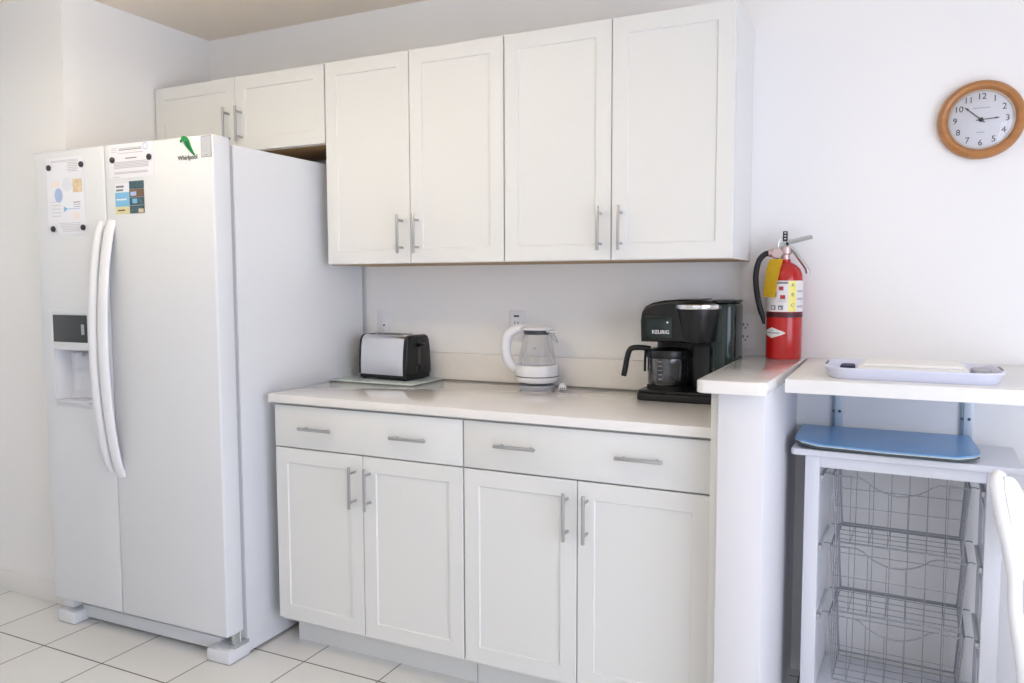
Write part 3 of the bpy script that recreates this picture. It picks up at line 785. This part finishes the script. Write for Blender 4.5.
bx = thing('flat_box', 'flat white lidded box lying in the lavender tray', 'box', (1.226, -.470, 1.0563), -.02)
MB().box(-.122, .122, -.092, .088, .0008, .028, M['cream'], .004, 3).build('container', bx)
MB().box(-.110, .110, -.082, .080, .028, .0355, M['cream'], .003, 3).build('lid', bx)
tag(MB().prism(rrect(1.056, 1.092, -.47, -.40, .012), up_from(1.0565), .020, M['navy'], .004).build('folded_pouch'), 'small navy item in the left end of the lavender tray', 'item')
tag(MB().prism(rrect(1.360, 1.402, -.49, -.40, .015), up_from(1.0565), .022, M['greyitem'], .005).build('folded_cloth'), 'small grey item in the right end of the lavender tray', 'item')

# ------------------------------------------------------------------ basket cart
CT = thing('storage_cart', 'white open-front cart with wire baskets under the wall shelf', 'cart', (.9235, -.335, 0), -.035)
# local: x right, y back (0 = front edge of the top), depth .33
CW, CDp, ZT = .57, .30, .818
MB().prism(rrect(0, CW, 0, CDp, .012), up_from(.7985), .0195, M['cart'], .004).build('top', CT)
for x in (.038, .49):
    for y in (.018, .262):
        MB().box(x, x + .04, y, y + .03, 0, .798, M['cart'], .003).build('post', CT)
for y in (.019, .266): MB().box(.078, .49, y, y + .024, .765, .798, M['cart'], .002).build('rail', CT)
for x in (.064, .490):
    MB().box(x, x + .014, .048, .262, .05, .798, M['cart']).build('side_panel', CT)
MB().box(.078, .49, .02, .285, .085, .100, M['cart'], .002).build('bottom_shelf', CT)
RUN = (.742, .536, .330)
for x, s in ((.078, 1), (.490, -1)):
    for z in RUN:
        xa, xb = sorted((x, x + s * .010))
        MB().box(xa, xb, .05, .262, z - .016, z - .008, M['runner'], .002).build('runner', CT)
        MB().box(xa, xb, .026, .050, z - .016, z - .002, M['nickel'], .001).build('clip', CT)
for z in (.64, .43, .22):
    MB().prism(rrect(.06, .235, z - .055, z + .055, .018), lambda u, v, w: (.4898 - w, u, v), .003, M['runner'], .001).build('panel_emboss', CT)
def basket(z, lab):
    # wire basket hanging from the runners at height z; origin at its front left top corner
    t = thing('wire_basket', lab, 'basket', CT.matrix_basis @ Vector((.112, .036, z)), -.035, 'wire baskets in the cart')
    Wb, Db, H = .342, .226, .196
    t0 = .012
    rim = MB().tube([(0, 0, 0), (0, Db, 0), (Wb, Db, 0), (Wb, 0, 0)], .0028, M['wire'], 8)
    rim.tube([(0, 0, 0), (.068, 0, 0)] + [(.085 + .17 * k / 10, 0, -.006 - .036 * math.sin(PI * k / 10) ** .8) for k in range(11)] + [(.272, 0, 0), (Wb, 0, 0)], .0022, M['wire'], 8)
    for y in (.012, Db - .012):
        rim.tube([(0, y, 0), (-.010, y, .003), (-.021, y, .001)], .0020, M['wire'], 6).tube([(Wb, y, 0), (Wb + .010, y, .003), (Wb + .021, y, .001)], .0020, M['wire'], 6)
    rim.build('rim', t)
    fr_ = MB()
    for zz, rr in ((-H, .0029),):
        fr_.tube([(t0, t0, zz), (t0, Db - t0, zz), (Wb - t0, Db - t0, zz), (Wb - t0, t0, zz)], rr, M['wire'], 8, True)
    for x, y in ((0, 0), (Wb, 0), (0, Db), (Wb, Db)):
        fr_.rod((x, y, 0), (x + (t0 if x == 0 else -t0), y + (t0 if y == 0 else -t0), -H), .0022, M['wire'], 8)
    fr_.build('frame', t)
    g = MB(); r = .0011
    n = 7
    for k in range(1, n):
        x = Wb * k / n
        zt = 0 if not .086 < x < .254 else -.006 - .036 * math.sin(PI * (x - .085) / .17) ** .8
        g.rod((x, 0, zt), (x, t0, -H), r, M['wire'], 5); g.rod((x, Db, 0), (x, Db - t0, -H), r, M['wire'], 5)
        g.rod((x, t0, -H), (x, Db - t0, -H), r, M['wire'], 5)
    for k in range(1, 2):
        f = .45; e = t0 * f
        zz = -H * f
        g.tube([(e, e, zz), (e, Db - e, zz), (Wb - e, Db - e, zz), (Wb - e, e, zz)], r, M['wire'], 5, True)
    for k in range(1, 5):
        y = Db * k / 5
        g.rod((0, y, 0), (t0, y, -H), r, M['wire'], 5); g.rod((Wb, y, 0), (Wb - t0, y, -H), r, M['wire'], 5)
        g.rod((t0, y, -H), (Wb - t0, y, -H), r, M['wire'], 5)
    g.build('wire_grid', t)
    return t
basket(RUN[0], 'topmost wire basket of the three in the white cart')
basket(RUN[1], 'middle wire basket of the three in the white cart')
basket(RUN[2], 'lowest wire basket of the three in the white cart')

# blue mat on the cart
MT = thing('blue_mat', 'blue padded mat with pale edge lying on the white cart', 'mat', (0, 0, .8222))
ol = [(.924, -.02), (.932, -.30), (.952, -.336), (1.0, -.351), (1.18, -.362), (1.345, -.366), (1.38, -.352), (1.398, -.318), (1.402, -.26), (1.396, -.02)]
def mat_layer(z0, th, m, grow=0.0, lift=0.0):
    t = bmesh.new(); c = Vector((1.16, -.2, 0)); rings = []
    for zz in (z0, z0 + th):
        rings.append([])
        for x, y in ol:
            d = Vector((x, y, 0)) - c; d *= 1 + grow
            L = lift * max(0, (1.02 - x) / .1) * max(0, (-y - .1) / .25) + lift * .6 * max(0, (x - 1.34) / .06) * max(0, (-y - .15) / .2)
            rings[-1].append(t.verts.new((c.x + d.x, c.y + d.y, zz + L)))
    n = len(ol)
    for i in range(n): t.faces.new((rings[0][i], rings[0][(i + 1) % n], rings[1][(i + 1) % n], rings[1][i]))
    for R, z in ((rings[0], z0), (rings[1], z0 + th)):
        cv = t.verts.new((c.x, c.y, z))
        for i in range(n): t.faces.new((R[i], R[(i + 1) % n], cv))
    return MB().add(t, m)
mat_layer(.0003, .006, M['matdark'], -.004, .010).build('underside', MT)
mat_layer(.0064, .0035, M['matedge'], .004, .012).build('edge', MT)
mat_layer(.0100, .0035, M['bluemat'], -.002, .012).build('top', MT)

# ------------------------------------------------------------------ chair at the right edge
CH = thing('resin_chair', 'white curved-back chair in front of the cart, cut by the photo edge', 'chair', (1.44, -.62, 0))
# local: x to the right along the backrest, slightly toward the viewer
def stile(x0, sgn):
    pts = smooth_path([(x0 + sgn * a, b, z) for a, b, z in ((-.034, 0, .864), (-.042, 0, .842), (-.026, 0, .77), (.006, -.004, .64), (.010, -.008, .54), (.038, -.012, .37), (.06, .03, .2), (.08, .05, 0.0))], 5)
    rad = []
    for p in pts:
        z = p[2]
        rad.append(.020 - .007 * ((z - .84) / .022) ** 2 if z > .84 else (.020 if z > .62 else .017))
    return MB().tube(pts, rad, M['chair'], 16, flat=(1, .8), ref=(1, 0, 0))
CH.rotation_euler = (0, 0, math.radians(35))
WB = .46
stile(0, 1).build('back_stile', CH); stile(WB, -1).build('back_stile', CH)
bk = MB(); tb = bmesh.new(); N, Hn = 56, 10; gr = []
for i in range(N + 1):
    s = i / N; s = .5 - .5 * math.cos(PI * s)
    e = min(s, 1 - s) * WB
    topz = .740 + .118 / (1 + math.exp((e - .058) / .011))
    k = max(0, min(1, (e - .11) / .09)); topz += .075 * k * k * (3 - 2 * k)
    botz = .612 + .03 * math.sin(PI * s)
    row = []
    for j in range(Hn + 1):
        z = botz + (topz - botz) * j / Hn
        edge = -.042 + (.842 - min(z, .842)) * .235
        row.append(tb.verts.new((edge + (WB - 2 * edge) * s, -.018 + .055 * math.sin(PI * s), z)))
    gr.append(row)
for i in range(N):
    for j in range(Hn): tb.faces.new((gr[i][j], gr[i + 1][j], gr[i + 1][j + 1], gr[i][j + 1]))
ex = bmesh.ops.extrude_face_region(tb, geom=tb.faces[:])
bmesh.ops.translate(tb, vec=(0, .034, 0), verts=[g for g in ex['geom'] if isinstance(g, bmesh.types.BMVert)])
bk.add(tb, M['chair']); bk.build('backrest', CH)
MB().prism(rrect(.06, WB - .06, -.40, .0, .05), up_from(.425), .025, M['chair'], .008).build('seat', CH)
for x, q in ((.085, 1), (WB - .085, -1)):
    MB().tube([(x, -.36, .43), (x + q * .002, -.38, .2), (x - q * .01, -.40, 0)], [.018, .017, .014], M['chair'], 14).build('leg', CH)
MB().tube([(.095, -.375, .2), (WB - .095, -.375, .2)], .011, M['chair'], 12).build('stretcher', CH)
MB().tube([(.06, -.01, .41), (WB - .06, -.01, .41)], .012, M['chair'], 12).build('stretcher', CH)

# ------------------------------------------------------------------ added fill-light troughs (outside the frame) and daylight
def uplight(x, y, lab):  # unseen fixture, added to house a fill light bounced off the ceiling
    t = thing('fill_trough', lab, 'lamp', (x, y, 0))
    z = ZC - .27
    b = MB().box(-.54, .54, -.21, .21, z - .03, z - .015, M['trim'], .004)
    for a in ((-.54, -.525, -.21, .21), (.525, .54, -.21, .21), (-.54, .54, -.21, -.195), (-.54, .54, .195, .21)):
        b.box(a[0], a[1], a[2], a[3], z - .03, z + .05, M['trim'], .003)
    b.build('trough', t)
    for sx in (-.45, .45): MB().rod((sx, 0, z - .02), (sx, 0, ZC), .006, M['nickel'], 12).build('hanger', t)
uplight(-.7, -1.72, 'added white trough holding a fill uplight over the kitchen floor')
uplight(-2.5, -2.4, 'added white trough holding a fill uplight in the hall on the left')

def area(name, loc, rot, sx, sy, power, col, spread=PI):
    l = bpy.data.lights.new(name, 'AREA'); l.shape = 'RECTANGLE'; l.size = sx; l.size_y = sy; l.energy = power; l.color = col; l.spread = spread
    o = bpy.data.objects.new(name, l); COL.objects.link(o); o.location = loc; o.rotation_euler = rot; return o
area('window_daylight', (XR + .11, -2.35, 1.07), (0, PI / 2, 0), 2.05, 2.45, 80, (.78, .83, 1.0))
area('patio_daylight', (1.2, YF - .12, 1.05), (PI / 2, 0, 0), 2.35, 2.0, 14, (.94, .98, 1.0))
area('kitchen_fill_lamp', (-.7, -1.72, ZC - .25), (PI, 0, 0), 1.0, .35, 25, (1.0, .96, .83))  # warm fill added under the ceiling, power fitted to even out the light
area('hall_fill_lamp', (-2.5, -2.4, ZC - .25), (PI, 0, 0), 1.0, .35, 14, (.62, .80, 1.0))  # cool fill added to brighten the wall left of the refrigerator

wd = bpy.data.worlds.new('sky'); SC.world = wd; wd.use_nodes = True
bgn = wd.node_tree.nodes['Background']; bgn.inputs[0].default_value = (.80, .88, 1, 1); bgn.inputs[1].default_value = .1

# ------------------------------------------------------------------ camera
cam = bpy.data.cameras.new('camera'); co = bpy.data.objects.new('camera', cam); COL.objects.link(co)
yaw, pit, rol = [math.radians(v) for v in (25.9425, 4.2636, -.1617)]
fw = Vector((-math.sin(yaw) * math.cos(pit), math.cos(yaw) * math.cos(pit), -math.sin(pit)))
rt = Vector((math.cos(yaw), math.sin(yaw), 0)); up = rt.cross(fw)
r2 = rt * math.cos(rol) + up * math.sin(rol); u2 = up * math.cos(rol) - rt * math.sin(rol)
mt = Matrix((r2, u2, -fw)).transposed().to_4x4(); mt.translation = (1.1826, -2.7097, 1.296)
co.matrix_world = mt
cam.sensor_width = 36; cam.lens = 786.894 / 1024 * 36; cam.clip_start = .05
SC.camera = co
SC.view_settings.view_transform = 'Standard'; SC.view_settings.look = 'None'
SC.view_settings.gamma = 1; SC.view_settings.exposure = 0.0; SC.view_settings.use_curve_mapping = False
